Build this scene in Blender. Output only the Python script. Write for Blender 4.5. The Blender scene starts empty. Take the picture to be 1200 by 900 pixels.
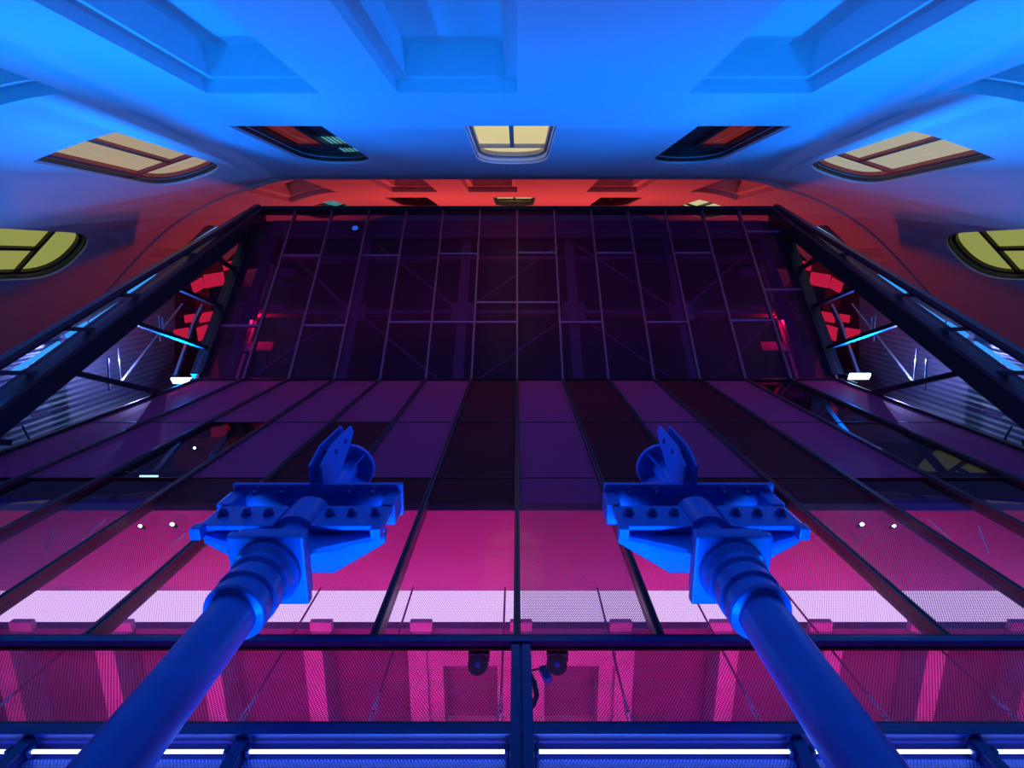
import bpy, bmesh, math, random
from mathutils import Vector, Matrix
from mathutils.geometry import delaunay_2d_cdt
random.seed(7)
PI = math.pi
SC = bpy.context.scene
COL = SC.collection

# ------------------------------------------------------------------ camera
FPX = 640.0                                  # focal length in pixels of the 1200 px frame
PH = math.atan(147 / FPX)                    # the lens leans this far from the zenith
S_, C_ = math.sin(PH), math.cos(PH)
cam_d = bpy.data.cameras.new('camera')
cam_d.sensor_width = 36.0
cam_d.lens = FPX / 1200 * 36
cam_d.shift_x = -6 / 1200
cam_d.clip_start = 0.02
cam_d.clip_end = 200
cam = bpy.data.objects.new('camera', cam_d)
COL.objects.link(cam)
cam.matrix_world = Matrix(((1, 0, 0, 0), (0, -C_, -S_, 0), (0, S_, -C_, 0), (0, 0, 0, 1)))
SC.camera = cam

# ------------------------------------------------------------------ world, exposure
W = bpy.data.worlds.new('night')
SC.world = W
W.use_nodes = True
W.node_tree.nodes['Background'].inputs[0].default_value = (0.01, 0.012, 0.06, 1)
W.node_tree.nodes['Background'].inputs[1].default_value = 0.8
SC.view_settings.view_transform = 'Standard'
SC.view_settings.look = 'None'
SC.view_settings.exposure = 0.0
SC.view_settings.gamma = 1.0
SC.view_settings.use_curve_mapping = False

# ------------------------------------------------------------------ main lights
def area(name, loc, direction, sx, sy, power, col, spread=180, xaxis=(1, 0, 0)):
    l = bpy.data.lights.new(name, 'AREA')
    l.shape = 'RECTANGLE'
    l.size, l.size_y = sx, sy
    l.energy = power
    l.color = col
    l.spread = math.radians(spread)
    o = bpy.data.objects.new(name, l)
    COL.objects.link(o)
    z = -Vector(direction).normalized()
    x = Vector(xaxis)
    x = (x - x.dot(z) * z).normalized()
    y = z.cross(x)
    o.matrix_world = Matrix(((x.x, y.x, z.x, loc[0]), (x.y, y.y, z.y, loc[1]), (x.z, y.z, z.z, loc[2]), (0, 0, 0, 1)))
    return o
def point(name, loc, power, col, r=0.05):
    l = bpy.data.lights.new(name, 'POINT')
    l.energy = power
    l.color = col
    l.shadow_soft_size = r
    o = bpy.data.objects.new(name, l)
    COL.objects.link(o)
    o.location = loc
    return o
BLUE = (0.0, 0.20, 1.0)
ORANGE = (1.0, 0.06, 0.035)
# unseen hooded blue lights added to wash the wall from below
FLY, FLZ = 2.9, -0.8
wash = area('added_wash_light', (0, FLY, FLZ), (0, -0.275, 0.96), 6.4, 0.012, 250, BLUE, 52)
for sx_ in (-1, 1):
    area('added_wash_light', (sx_ * 3.3, FLY, FLZ), (sx_ * 0.42, -0.28, 0.86), 0.8, 0.012, 190, BLUE, 72)
for sx_ in (-1, 1):                           # unseen blue fill lights added to brighten the wall from the sides
    area('blue_fill_light', (sx_ * 5.75, 1.55, 5.0), (-sx_ * 0.83, -0.55, 0.06), 0.3, 0.16, 200, BLUE, 100)
# sodium-orange floods above the glazed roof
for sx_ in (-1, 1):
    area('orange_roof_lamp', (sx_ * 2.5, 3.6, 19.0), (sx_ * 0.15, -1, -0.35), 1.6, 0.3, 225, ORANGE, 150)
# red lamps inside the lower storey
for k in range(-2, 3):
    area('red_ceiling_washer', (k * 1.54, 2.38, 0.9), (0, 0.25, 1), 1.2, 0.2, 13.5, (1.0, 0.02, 0.30), 78)
area('blue_strip_spill', (0, 2.16, 1.78), (0, 0.5, 1), 9.0, 0.02, 20, (0.0, 0.10, 1.0), 160)

# ------------------------------------------------------------------ mesh builder
class MB:
    def __init__(self):
        self.v, self.f, self.sm = [], [], []
    def add(self, vs, fs, smooth=False):
        b = len(self.v)
        self.v += [Vector(p) for p in vs]
        self.f += [[b + i for i in f] for f in fs]
        self.sm += [smooth] * len(fs)
        return self
    def box(self, lo, hi):
        x0, y0, z0 = lo
        x1, y1, z1 = hi
        return self.add([(x0, y0, z0), (x1, y0, z0), (x1, y1, z0), (x0, y1, z0), (x0, y0, z1), (x1, y0, z1), (x1, y1, z1), (x0, y1, z1)],
                        [(3, 2, 1, 0), (4, 5, 6, 7), (0, 1, 5, 4), (1, 2, 6, 5), (2, 3, 7, 6), (3, 0, 4, 7)])
    def bar(self, a, b, w, h, up=(0, 0, 1)):                       # rectangular bar a-b, w across, h along up
        a, b = Vector(a), Vector(b)
        t = (b - a).normalized()
        u = Vector(up)
        u = (u - u.dot(t) * t).normalized()
        r = t.cross(u)
        vs = []
        for p in (a, b):
            for i, j in ((-1, -1), (1, -1), (1, 1), (-1, 1)):
                vs.append(p + r * (i * w / 2) + u * (j * h / 2))
        return self.add(vs, [(3, 2, 1, 0), (4, 5, 6, 7), (0, 1, 5, 4), (1, 2, 6, 5), (2, 3, 7, 6), (3, 0, 4, 7)])
    def tube(self, pts, r, n=16, cap=True):
        pts = [Vector(p) for p in pts]
        rs = r if isinstance(r, (list, tuple)) else [r] * len(pts)
        vs, fs = [], []
        t0 = (pts[1] - pts[0]).normalized()
        u = t0.orthogonal().normalized()
        for i, p in enumerate(pts):
            t = (pts[min(i + 1, len(pts) - 1)] - pts[max(i - 1, 0)]).normalized()
            u = (u - u.dot(t) * t).normalized()
            w = t.cross(u)
            for k in range(n):
                a = 2 * PI * k / n
                vs.append(p + (u * math.cos(a) + w * math.sin(a)) * rs[i])
        for i in range(len(pts) - 1):
            for k in range(n):
                k2 = (k + 1) % n
                fs.append((i * n + k, i * n + k2, (i + 1) * n + k2, (i + 1) * n + k))
        self.add(vs, fs, True)
        if cap:
            b = len(vs) - n
            self.add(vs[:n], [tuple(range(n))[::-1]])
            self.add(vs[b:], [tuple(range(n))])
        return self
    def lathe(self, prof, c, n=40):                                # prof of (r, z) about the vertical through c; crisp between segments
        for (r0, z0), (r1, z1) in zip(prof[:-1], prof[1:]):
            vs = []
            for (r, z) in ((r0, z0), (r1, z1)):
                for k in range(n):
                    a = 2 * PI * k / n
                    vs.append((c[0] + r * math.cos(a), c[1] + r * math.sin(a), c[2] + z))
            self.add(vs, [(k, (k + 1) % n, n + (k + 1) % n, n + k) for k in range(n)], True)
        return self
    def prism(self, pts, off):                                      # polygon pts extruded by the vector off
        n = len(pts)
        p0 = [Vector(p) for p in pts]
        p1 = [p + Vector(off) for p in p0]
        fs = [tuple(range(n))[::-1], tuple(range(n, 2 * n))]
        fs += [(i, (i + 1) % n, n + (i + 1) % n, n + i) for i in range(n)]
        return self.add(p0 + p1, fs)
    def build(self, name, mat, parent=None, loc=None, bevel=0.0, fix=True):
        base = Vector(loc) if loc is not None else Vector((0, 0, 0))
        if parent is not None:
            base = parent.matrix_basis.translation.copy()
            q = parent.parent
            while q is not None:
                base += q.matrix_basis.translation
                q = q.parent
        me = bpy.data.meshes.new(name)
        me.from_pydata([tuple(p - base) for p in self.v], [], self.f)
        me.polygons.foreach_set('use_smooth', self.sm)
        if fix or bevel:
            bm = bmesh.new()
            bm.from_mesh(me)
            if bevel:
                bmesh.ops.remove_doubles(bm, verts=bm.verts, dist=1e-5)
                bmesh.ops.recalc_face_normals(bm, faces=bm.faces)
                bmesh.ops.bevel(bm, geom=[e for e in bm.edges if len(e.link_faces) == 2 and e.calc_face_angle(0) > 0.5],
                                offset=bevel, segments=2, affect='EDGES', profile=0.6, clamp_overlap=True)
            else:
                bmesh.ops.recalc_face_normals(bm, faces=bm.faces)
            bm.to_mesh(me)
            bm.free()
        me.materials.append(mat)
        o = bpy.data.objects.new(name, me)
        COL.objects.link(o)
        if parent is not None:
            o.parent = parent
        else:
            o.location = base
        return o
def tag(o, label, cat, group=None, kind=None):
    o['label'] = label
    o['category'] = cat
    if group:
        o['group'] = group
    if kind:
        o['kind'] = kind
    return o
def thing(name, loc, label, cat, group=None, kind=None):
    o = bpy.data.objects.new(name, None)
    o.empty_display_size = 0.1
    COL.objects.link(o)
    o.location = loc
    return tag(o, label, cat, group, kind)
ORD = ['zeroth', 'first', 'second', 'third', 'fourth', 'fifth', 'sixth', 'seventh', 'eighth', 'ninth']

# a pixel of the photograph met with a plane of the place
def ray(px, py):
    u, v = (px - 606) / FPX, (py - 450) / FPX
    return Vector((u, S_ + v * C_, C_ - v * S_))
def on_x(px, py, x):
    d = ray(px, py)
    return d * (x / d.x)
def on_y(px, py, y):
    d = ray(px, py)
    return d * (y / d.y)

# ------------------------------------------------------------------ materials
def nt(name):
    m = bpy.data.materials.new(name)
    m.use_nodes = True
    t = m.node_tree
    t.nodes.clear()
    return m, t, t.nodes.new('ShaderNodeOutputMaterial')
def N(t, kind, **kw):
    n = t.nodes.new(kind)
    for k, v in kw.items():
        setattr(n, k, v)
    return n
def math_n(t, op, a, b=None, c=None):
    n = N(t, 'ShaderNodeMath', operation=op)
    for i, x in enumerate((a, b, c)):
        if x is None:
            continue
        if isinstance(x, (int, float)):
            n.inputs[i].default_value = x
        else:
            t.links.new(x, n.inputs[i])
    return n.outputs[0]
def paint(name, col, rough=0.5, metal=0.0, var=0.12, scale=3.0, bump=0.0, coat=0.0, spec=0.5, dirt=None):
    m, t, out = nt(name)
    p = N(t, 'ShaderNodeBsdfPrincipled')
    p.inputs['Roughness'].default_value = rough
    p.inputs['Metallic'].default_value = metal
    p.inputs['Specular IOR Level'].default_value = spec
    p.inputs['Coat Weight'].default_value = coat
    g = N(t, 'ShaderNodeNewGeometry')
    no = N(t, 'ShaderNodeTexNoise')
    no.inputs['Scale'].default_value = scale
    no.inputs['Detail'].default_value = 6
    t.links.new(g.outputs['Position'], no.inputs['Vector'])
    mx = N(t, 'ShaderNodeMix', data_type='RGBA')
    t.links.new(no.outputs['Fac'], mx.inputs['Factor'])
    lo = tuple(c * (1 - var) for c in col)
    hi = tuple(min(1, c * (1 + var)) for c in col)
    if dirt:
        lo = dirt
    mx.inputs['A'].default_value = (*lo, 1)
    mx.inputs['B'].default_value = (*hi, 1)
    t.links.new(mx.outputs['Result'], p.inputs['Base Color'])
    if bump:
        b = N(t, 'ShaderNodeBump')
        b.inputs['Strength'].default_value = bump
        b.inputs['Distance'].default_value = 0.02
        n2 = N(t, 'ShaderNodeTexNoise')
        n2.inputs['Scale'].default_value = scale * 6
        n2.inputs['Detail'].default_value = 4
        t.links.new(g.outputs['Position'], n2.inputs['Vector'])
        t.links.new(n2.outputs['Fac'], b.inputs['Height'])
        t.links.new(b.outputs['Normal'], p.inputs['Normal'])
    t.links.new(p.outputs[0], out.inputs[0])
    return m
def glow(name, col, strength, col2=None, scale=1.5):
    m, t, out = nt(name)
    e = N(t, 'ShaderNodeEmission')
    e.inputs[0].default_value = (*col, 1)
    e.inputs[1].default_value = strength
    if col2:
        g = N(t, 'ShaderNodeNewGeometry')
        no = N(t, 'ShaderNodeTexNoise')
        no.inputs['Scale'].default_value = scale
        t.links.new(g.outputs['Position'], no.inputs['Vector'])
        mx = N(t, 'ShaderNodeMix', data_type='RGBA')
        mx.inputs['A'].default_value = (*col, 1)
        mx.inputs['B'].default_value = (*col2, 1)
        t.links.new(no.outputs['Fac'], mx.inputs['Factor'])
        t.links.new(mx.outputs['Result'], e.inputs[0])
    t.links.new(e.outputs[0], out.inputs[0])
    return m
def schlick(t, k, rough=False):
    g = N(t, 'ShaderNodeNewGeometry')
    vm = N(t, 'ShaderNodeVectorMath', operation='DOT_PRODUCT')
    t.links.new(g.outputs['Normal'], vm.inputs[0])
    t.links.new(g.outputs['Incoming'], vm.inputs[1])
    c = math_n(t, 'SUBTRACT', 1.0, math_n(t, 'ABSOLUTE', vm.outputs['Value']))
    f = math_n(t, 'ADD', math_n(t, 'MULTIPLY', math_n(t, 'POWER', c, 5.0), 0.96), 0.04)
    return math_n(t, 'MINIMUM', math_n(t, 'MULTIPLY', f, k), 0.9)
def glass(name, tint, refl=1.0, rough=0.0, milk=None, milk_fac=0.0):
    m, t, out = nt(name)
    tr = N(t, 'ShaderNodeBsdfTransparent')
    tr.inputs[0].default_value = (*tint, 1)
    gl = N(t, 'ShaderNodeBsdfGlossy')
    gl.inputs['Roughness'].default_value = rough
    f = schlick(t, refl)
    mx = N(t, 'ShaderNodeMixShader')
    t.links.new(f, mx.inputs[0])
    base = tr.outputs[0]
    if milk:
        df = N(t, 'ShaderNodeBsdfDiffuse')
        df.inputs[0].default_value = (*milk, 1)
        m3 = N(t, 'ShaderNodeMixShader')
        m3.inputs[0].default_value = milk_fac
        t.links.new(base, m3.inputs[1])
        t.links.new(df.outputs[0], m3.inputs[2])
        base = m3.outputs[0]
    t.links.new(base, mx.inputs[1])
    t.links.new(gl.outputs[0], mx.inputs[2])
    t.links.new(mx.outputs[0], out.inputs[0])
    return m
def mesh_mat(name, pitch, hole, col, rough=0.4, tint=(1, 1, 1), refl=0.0, vert=1.0):
    """perforated sheet in an X-Z plane: staggered round holes, hole radius as a share of the pitch"""
    m, t, out = nt(name)
    g = N(t, 'ShaderNodeNewGeometry')
    sp = N(t, 'ShaderNodeSeparateXYZ')
    t.links.new(g.outputs['Position'], sp.inputs[0])
    u = math_n(t, 'DIVIDE', sp.outputs[0], pitch)
    v = math_n(t, 'DIVIDE', sp.outputs[2], pitch * 1.732 * vert)
    def cell(du, dv):
        a = math_n(t, 'SUBTRACT', math_n(t, 'FRACT', math_n(t, 'ADD', u, du)), 0.5)
        b = math_n(t, 'MULTIPLY', math_n(t, 'SUBTRACT', math_n(t, 'FRACT', math_n(t, 'ADD', v, dv)), 0.5), 1.732)
        return math_n(t, 'SQRT', math_n(t, 'ADD', math_n(t, 'MULTIPLY', a, a), math_n(t, 'MULTIPLY', b, b)))
    d = math_n(t, 'MINIMUM', cell(100.0, 100.0), cell(100.5, 100.5))
    f = math_n(t, 'LESS_THAN', d, hole)
    p = N(t, 'ShaderNodeBsdfPrincipled')
    p.inputs['Base Color'].default_value = (*col, 1)
    p.inputs['Roughness'].default_value = rough
    p.inputs['Metallic'].default_value = 0.3
    tr = N(t, 'ShaderNodeBsdfTransparent')
    tr.inputs[0].default_value = (*tint, 1)
    mx = N(t, 'ShaderNodeMixShader')
    t.links.new(f, mx.inputs[0])
    t.links.new(p.outputs[0], mx.inputs[1])
    t.links.new(tr.outputs[0], mx.inputs[2])
    last = mx.outputs[0]
    if refl:
        gl = N(t, 'ShaderNodeBsdfGlossy')
        gl.inputs['Roughness'].default_value = 0.0
        m2 = N(t, 'ShaderNodeMixShader')
        t.links.new(schlick(t, refl), m2.inputs[0])
        t.links.new(last, m2.inputs[1])
        t.links.new(gl.outputs[0], m2.inputs[2])
        last = m2.outputs[0]
    t.links.new(last, out.inputs[0])
    return m
def corrugated(name, col, pitch):
    m, t, out = nt(name)
    p = N(t, 'ShaderNodeBsdfPrincipled')
    p.inputs['Base Color'].default_value = (*col, 1)
    p.inputs['Roughness'].default_value = 0.35
    p.inputs['Metallic'].default_value = 0.5
    w = N(t, 'ShaderNodeTexWave', wave_type='BANDS', bands_direction='Y')
    w.inputs['Scale'].default_value = 1 / pitch / 3.2
    g = N(t, 'ShaderNodeNewGeometry')
    t.links.new(g.outputs['Position'], w.inputs['Vector'])
    b = N(t, 'ShaderNodeBump')
    b.inputs['Strength'].default_value = 0.3
    b.inputs['Distance'].default_value = 0.03
    t.links.new(w.outputs['Fac'], b.inputs['Height'])
    t.links.new(b.outputs['Normal'], p.inputs['Normal'])
    t.links.new(p.outputs[0], out.inputs[0])
    return m

M_wall = paint('smooth_render', (0.62, 0.62, 0.62), 0.75, var=0.05, scale=0.8, bump=0.04)
M_ground = paint('paving', (0.14, 0.14, 0.15), 0.7, scale=2, bump=0.2)
M_pipe = paint('blue_grey_paint', (0.025, 0.16, 0.60), 0.38, var=0.12, scale=14, bump=0.05)
M_bolt = paint('bolt_paint', (0.02, 0.10, 0.40), 0.35, var=0.15, scale=30)
M_dark = paint('dark_steel', (0.03, 0.015, 0.02), 0.4, metal=0.2, scale=6)
M_rail = paint('blue_rail_paint', (0.015, 0.03, 0.16), 0.35, scale=5)
M_mull = paint('bronze_mullion', (0.15, 0.035, 0.045), 0.4, metal=0.2, scale=6)
M_roofbar = paint('plum_glazing_bar', (0.40, 0.05, 0.10), 0.45)
M_frame_red = paint('red_brown_frame', (0.45, 0.07, 0.05), 0.45, scale=8)
M_frame_dark = paint('near_black_frame', (0.03, 0.02, 0.02), 0.4, scale=8)
M_frame_grey = paint('taupe_frame', (0.35, 0.28, 0.22), 0.45, scale=8)
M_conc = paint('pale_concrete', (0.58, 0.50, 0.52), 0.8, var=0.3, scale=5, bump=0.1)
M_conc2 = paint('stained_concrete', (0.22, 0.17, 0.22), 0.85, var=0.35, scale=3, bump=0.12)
M_soffit = paint('soffit_board', (0.46, 0.05, 0.28), 0.7, var=0.06, scale=3)
M_blind = paint('woven_shade', (0.72, 0.035, 0.11), 0.6, var=0.06, scale=1.2, spec=0.08)
M_blind_dark = paint('dark_woven_shade', (0.22, 0.012, 0.018), 0.6, var=0.1, scale=1.2, spec=0.05)
M_clear = glass('dark_tinted_glass', (0.50, 0.46, 0.55), 0.8)
M_canopy = glass('plum_tinted_glass', (0.62, 0.40, 0.58), 0.07, 0.15, (0.50, 0.05, 0.14), 0.17)
M_side = glass('clear_side_glass', (0.82, 0.82, 0.9), 0.9)
M_pane = glass('window_glass', (0.93, 0.93, 0.93), 0.7)
M_meshglass = mesh_mat('dotted_glass', 0.0135, 0.45, (0.10, 0.04, 0.10), 0.4, (0.95, 0.93, 0.97), 0.25)
M_meshdense = mesh_mat('densely_dotted_glass', 0.0135, 0.36, (0.10, 0.04, 0.10), 0.4, (0.92, 0.9, 0.95), 0.25)
M_screen = mesh_mat('perforated_sheet', 0.0145, 0.40, (0.05, 0.05, 0.08), 0.4, (1, 1, 1), 0.0, 0.8)
M_screen_low = mesh_mat('blue_lit_sheet', 0.0145, 0.36, (0.08, 0.22, 0.65), 0.5, (1, 1, 1), 0.0, 0.8)  # blue light of the tubes put into the sheet colour
M_corr = corrugated('ribbed_cladding', (0.35, 0.35, 0.42), 0.09)
M_inner = paint('inner_dark_lining', (0.03, 0.025, 0.03), 0.7)
M_steel = paint('violet_steel', (0.36, 0.08, 0.20), 0.5, scale=5)
M_chrome = paint('bright_tube', (0.6, 0.62, 0.66), 0.25, metal=0.8, scale=8)
M_backing = paint('plum_panel', (0.10, 0.012, 0.03), 0.6)
M_rubber = paint('black_rubber', (0.02, 0.02, 0.025), 0.5)
M_refl_dash = glow('glowing_dash', (0.35, 0.75, 1.0), 4.5)
M_led = glow('blue_white_tube', (0.22, 0.34, 1.0), 7.0)
M_refl_streak = paint('bright_streak', (0.9, 0.9, 0.95), 0.2)
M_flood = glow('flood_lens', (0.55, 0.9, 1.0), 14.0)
M_cyan = glow('cyan_led', (0.05, 0.42, 1.0), 1.3)
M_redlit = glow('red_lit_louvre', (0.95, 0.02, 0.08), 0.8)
M_bluedot = glow('blue_lens', (0.02, 0.2, 0.9), 1.5)
M_fascia_glow = glow('lavender_lit_fascia', (0.82, 0.50, 1.0), 1.3, (0.80, 0.56, 1.0), 1.0)
M_lit_cream = glow('lit_cream_blind', (1.0, 0.90, 0.48), 0.95, (1.0, 0.82, 0.36), 0.9)
M_lit_sand = glow('lit_sand_blind', (0.55, 0.37, 0.25), 1.0, (0.42, 0.40, 0.28), 1.1)
M_lit_grey = glow('lit_pale_blind', (0.52, 0.47, 0.38), 1.0, (0.46, 0.46, 0.35), 1.0)
M_lit_olive = glow('lit_olive_blind', (0.36, 0.36, 0.075), 0.95, (0.30, 0.34, 0.10), 0.8)
M_refl_orange = glow('orange_reflection', (0.36, 0.035, 0.018), 0.7, (0.2, 0.015, 0.015), 1.4)
M_refl_stripe = glow('cyan_reflection', (0.22, 0.75, 0.78), 0.9, (0.05, 0.3, 0.4), 3)
M_room = paint('unlit_room', (0.03, 0.02, 0.025), 0.8)

# ------------------------------------------------------------------ the curved courtyard wall
half = [(5.0, -1.80), (5.6, -1.72), (6.2, -1.555), (6.75, -1.37), (7.2, -1.18), (7.7, -0.92), (8.3, -0.53), (8.95, 0.02), (9.6, 0.62),
        (10.1, 1.07), (11.0, 1.9), (12.2, 3.1), (13.5, 4.6), (14.5, 6.2)]
def catmull(pts, n=12):
    out = []
    for i in range(len(pts) - 1):
        p0 = Vector(pts[max(i - 1, 0)]); p1 = Vector(pts[i]); p2 = Vector(pts[i + 1]); p3 = Vector(pts[min(i + 2, len(pts) - 1)])
        if i == 0:
            p0 = p1 + Vector((-0.6, 0))
        for k in range(n):
            t = k / n
            out.append(0.5 * ((2 * p1) + (p2 - p0) * t + (2 * p0 - 5 * p1 + 4 * p2 - p3) * t * t + (3 * p1 - p0 - 3 * p2 + p3) * t ** 3))
    out.append(Vector(pts[-1]))
    return out
cur = [Vector((0, -1.8)), Vector((2.5, -1.8))] + catmull(half)
acc = [0.0]
for a, b in zip(cur[:-1], cur[1:]):
    acc.append(acc[-1] + (b - a).length)
def path(s):
    a = min(abs(s), acc[-1] - 1e-6)
    i = 0
    while acc[i + 1] < a:
        i += 1
    t = (a - acc[i]) / (acc[i + 1] - acc[i])
    p = cur[i].lerp(cur[i + 1], t)
    j = max(0, min(len(cur) - 1, i + (1 if t > 0.5 else 0)))
    ta = (cur[min(j + 1, len(cur) - 1)] - cur[max(j - 1, 0)]).normalized()
    nrm = Vector((-ta.y, ta.x))                                  # into the courtyard
    if s < 0:
        return Vector((-p.x, p.y)), Vector((-nrm.x, nrm.y))
    return p, nrm
def s_at(x):
    a, lo, hi = abs(x), 0.0, acc[-1]
    for _ in range(50):
        m = (lo + hi) / 2
        if path(m)[0].x < a:
            lo = m
        else:
            hi = m
    return math.copysign(lo, x)
def P(s, z, d=0.0):
    p, n = path(s)
    return Vector((p.x - n.x * d, p.y - n.y * d, z))
SILL, HEAD, SPRING, FLOOR_H = 8.22, 11.36, 10.55, 9.14
def window_outline(sc, w, z0, inset=0.0, n=22):
    """flat sill, straight jambs, rounded head, anticlockwise in (s, z)"""
    h = w / 2 - inset
    sp = z0 + SPRING - SILL
    rise = HEAD - SPRING - inset
    pts = [(sc - h, z0 + inset), (sc + h, z0 + inset)]
    for k in range(n + 1):
        a = PI * k / n
        ca, sa = math.cos(a), math.sin(a)
        pts.append((sc + h * math.copysign(abs(ca) ** 0.80, ca), sp + rise * abs(sa) ** 0.80))
    return pts
WW = 1.31
win_s = {'c': -0.09, 'l': -3.38, 'r': 3.18, 'L': s_at(-6.23), 'R': s_at(6.15), 'X': s_at(-8.87), 'Y': s_at(8.87)}
wins = []
for fl in (0, 1):
    for k, sc in win_s.items():
        wins.append((k, fl, sc, SILL + fl * FLOOR_H))
coff = []
for (x0, x1) in ((-9.1, -7.85), (-6.3, -5.01), (-3.465, -2.2), (-1.34, 0.0), (1.91, 3.29), (4.79, 6.1), (7.85, 9.1)):
    coff.append((s_at(x0), s_at(x1) if x1 else 0.0, 3.0, 6.665))
    coff.append((s_at(x0), s_at(x1) if x1 else 0.0, 13.45, 15.95))
ZG, ZTOP = -1.5, 24.0
SMAX = acc[-1] - 0.01
holes = [window_outline(sc, WW, z0) for (_, _, sc, z0) in wins] + [[(a, z0), (b, z0), (b, z1), (a, z1)] for (a, b, z0, z1) in coff]
def inside(p, poly):
    c = False
    n = len(poly)
    for i in range(n):
        (x1, y1), (x2, y2) = poly[i], poly[(i + 1) % n]
        if (y1 > p[1]) != (y2 > p[1]) and p[0] < (x2 - x1) * (p[1] - y1) / (y2 - y1) + x1:
            c = not c
    return c
v2, e2 = [], []
def add_loop(pts):
    b = len(v2)
    v2.extend(Vector(p) for p in pts)
    e2.extend((b + i, b + (i + 1) % len(pts)) for i in range(len(pts)))
add_loop([(-SMAX, ZG), (SMAX, ZG), (SMAX, ZTOP), (-SMAX, ZTOP)])
for h in holes:
    add_loop(h)
st = 4.8
while st < SMAX - 0.1:
    for sg in (-1, 1):
        b = len(v2)
        v2.extend((Vector((sg * st, ZG)), Vector((sg * st, ZTOP))))
        e2.append((b, b + 1))
    st += 0.17
rv, re_, rf, _, _, _ = delaunay_2d_cdt(v2, e2, [], 0, 1e-5)
wm = MB()
keep = []
for f in rf:
    c = sum((rv[i] for i in f), Vector((0, 0))) / len(f)
    if not any(inside(c, h) for h in holes):
        keep.append(tuple(f))
wm.add([P(p.x, p.y) for p in rv], keep, True)
def strip(mb, poly, d0, d1, poly2=None):
    """wall-following band from outline poly at depth d0 to poly2 at depth d1, quads kept short along s"""
    poly2 = poly2 or poly
    n = len(poly)
    for i in range(n):
        a, b = poly[i], poly[(i + 1) % n]
        a2, b2 = poly2[i], poly2[(i + 1) % n]
        m = max(1, int(abs(a[0] - b[0]) / 0.2))
        vs, fs = [], []
        for k in range(m + 1):
            t = k / m
            vs.append(P(a[0] + (b[0] - a[0]) * t, a[1] + (b[1] - a[1]) * t, d0))
            vs.append(P(a2[0] + (b2[0] - a2[0]) * t, a2[1] + (b2[1] - a2[1]) * t, d1))
        for k in range(m):
            fs.append((2 * k, 2 * k + 2, 2 * k + 3, 2 * k + 1))
        mb.add(vs, fs)
def sheet(mb, s0, s1, z0, z1, d, m=8):
    vs, fs = [], []
    for k in range(m + 1):
        s = s0 + (s1 - s0) * k / m
        vs += [P(s, z0, d), P(s, z1, d)]
    for k in range(m):
        fs.append((2 * k, 2 * k + 2, 2 * k + 3, 2 * k + 1))
    mb.add(vs, fs, True)
for (k, fl, sc, z0) in wins:
    strip(wm, window_outline(sc, WW, z0), 0.0, 0.30)
for (a, b, z0, z1) in coff:
    r0 = [(a, z0), (b, z0), (b, z1), (a, z1)]
    i = 0.13
    r1 = [(a + i, z0 + i), (b - i, z0 + i), (b - i, z1 - i), (a + i, z1 - i)]
    strip(wm, r0, 0.0, 0.13)
    strip(wm, r0, 0.13, 0.13, r1)
    strip(wm, r1, 0.13, 0.45)
    sheet(wm, a + i, b - i, z0 + i, z1 - i, 0.45)
wall = wm.build('wall_rear', M_wall, fix=False)
tag(wall, 'smooth curved courtyard wall with arched windows and sunken panels, blue below and orange above', 'wall', kind='structure')
# string course
tr = MB()
prof = [(0.0, 13.10), (-0.035, 13.13), (-0.035, 13.22), (0.0, 13.25)]
ss = [-SMAX + 0.02 + i * (2 * SMAX - 0.04) / 220 for i in range(221)]
vs = [P(s, z, d) for s in ss for (d, z) in prof]
tr.add(vs, [(i * 4 + j, (i + 1) * 4 + j, (i + 1) * 4 + j + 1, i * 4 + j + 1) for i in range(220) for j in range(3)])
tag(tr.build('trim_1', M_wall, fix=False), 'thin raised moulding running round the curved wall below the orange storey', 'trim', kind='structure')
gm = MB()
gm.box((-16, -4, ZG - 0.1), (16, 9, ZG))
tag(gm.build('floor', M_ground), 'dark paving of the courtyard', 'floor', kind='structure')

# ------------------------------------------------------------------ arched windows
spec = {  # key: (frame, backing, words)
    ('c', 0): (M_frame_grey, M_lit_cream, 'bright cream arched window at the centre of the blue wall, lower storey'),
    ('l', 0): (M_frame_dark, 'stripe', 'dark arched window with painted-in cyan and orange reflections, left of the bright centre window'),
    ('r', 0): (M_frame_dark, 'orange', 'dark arched window with a painted-in red reflection, right of the bright centre window'),
    ('L', 0): (M_frame_red, M_lit_sand, 'sandy lit arched window with red bars where the blue wall starts to bend, left'),
    ('R', 0): (M_frame_red, M_lit_grey, 'pale lit arched window with red bars where the blue wall starts to bend, right'),
    ('X', 0): (M_frame_dark, M_lit_olive, 'olive lit arched window with dark bars at the left edge of the photo'),
    ('Y', 0): (M_frame_dark, M_lit_olive, 'olive lit arched window with dark bars at the right edge of the photo'),
    ('c', 1): (M_frame_dark, M_lit_cream, 'small yellow arched window at the centre of the orange storey'),
    ('l', 1): (M_frame_dark, 'dark', 'unlit arched window left of the yellow one in the orange storey'),
    ('r', 1): (M_frame_dark, 'dark', 'unlit arched window right of the yellow one in the orange storey'),
    ('L', 1): (M_frame_dark, 'stripe', 'arched window with painted-in cyan and orange reflections just over the roof edge, left in the orange storey'),
    ('R', 1): (M_frame_dark, M_lit_cream, 'yellow arched window just over the roof edge, right in the orange storey'),
    ('X', 1): (M_frame_dark, 'dark', 'unlit arched window of the orange storey behind the left side glazing'),
    ('Y', 1): (M_frame_dark, 'dark', 'unlit arched window of the orange storey behind the right side glazing'),
}
wn = 0
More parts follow.
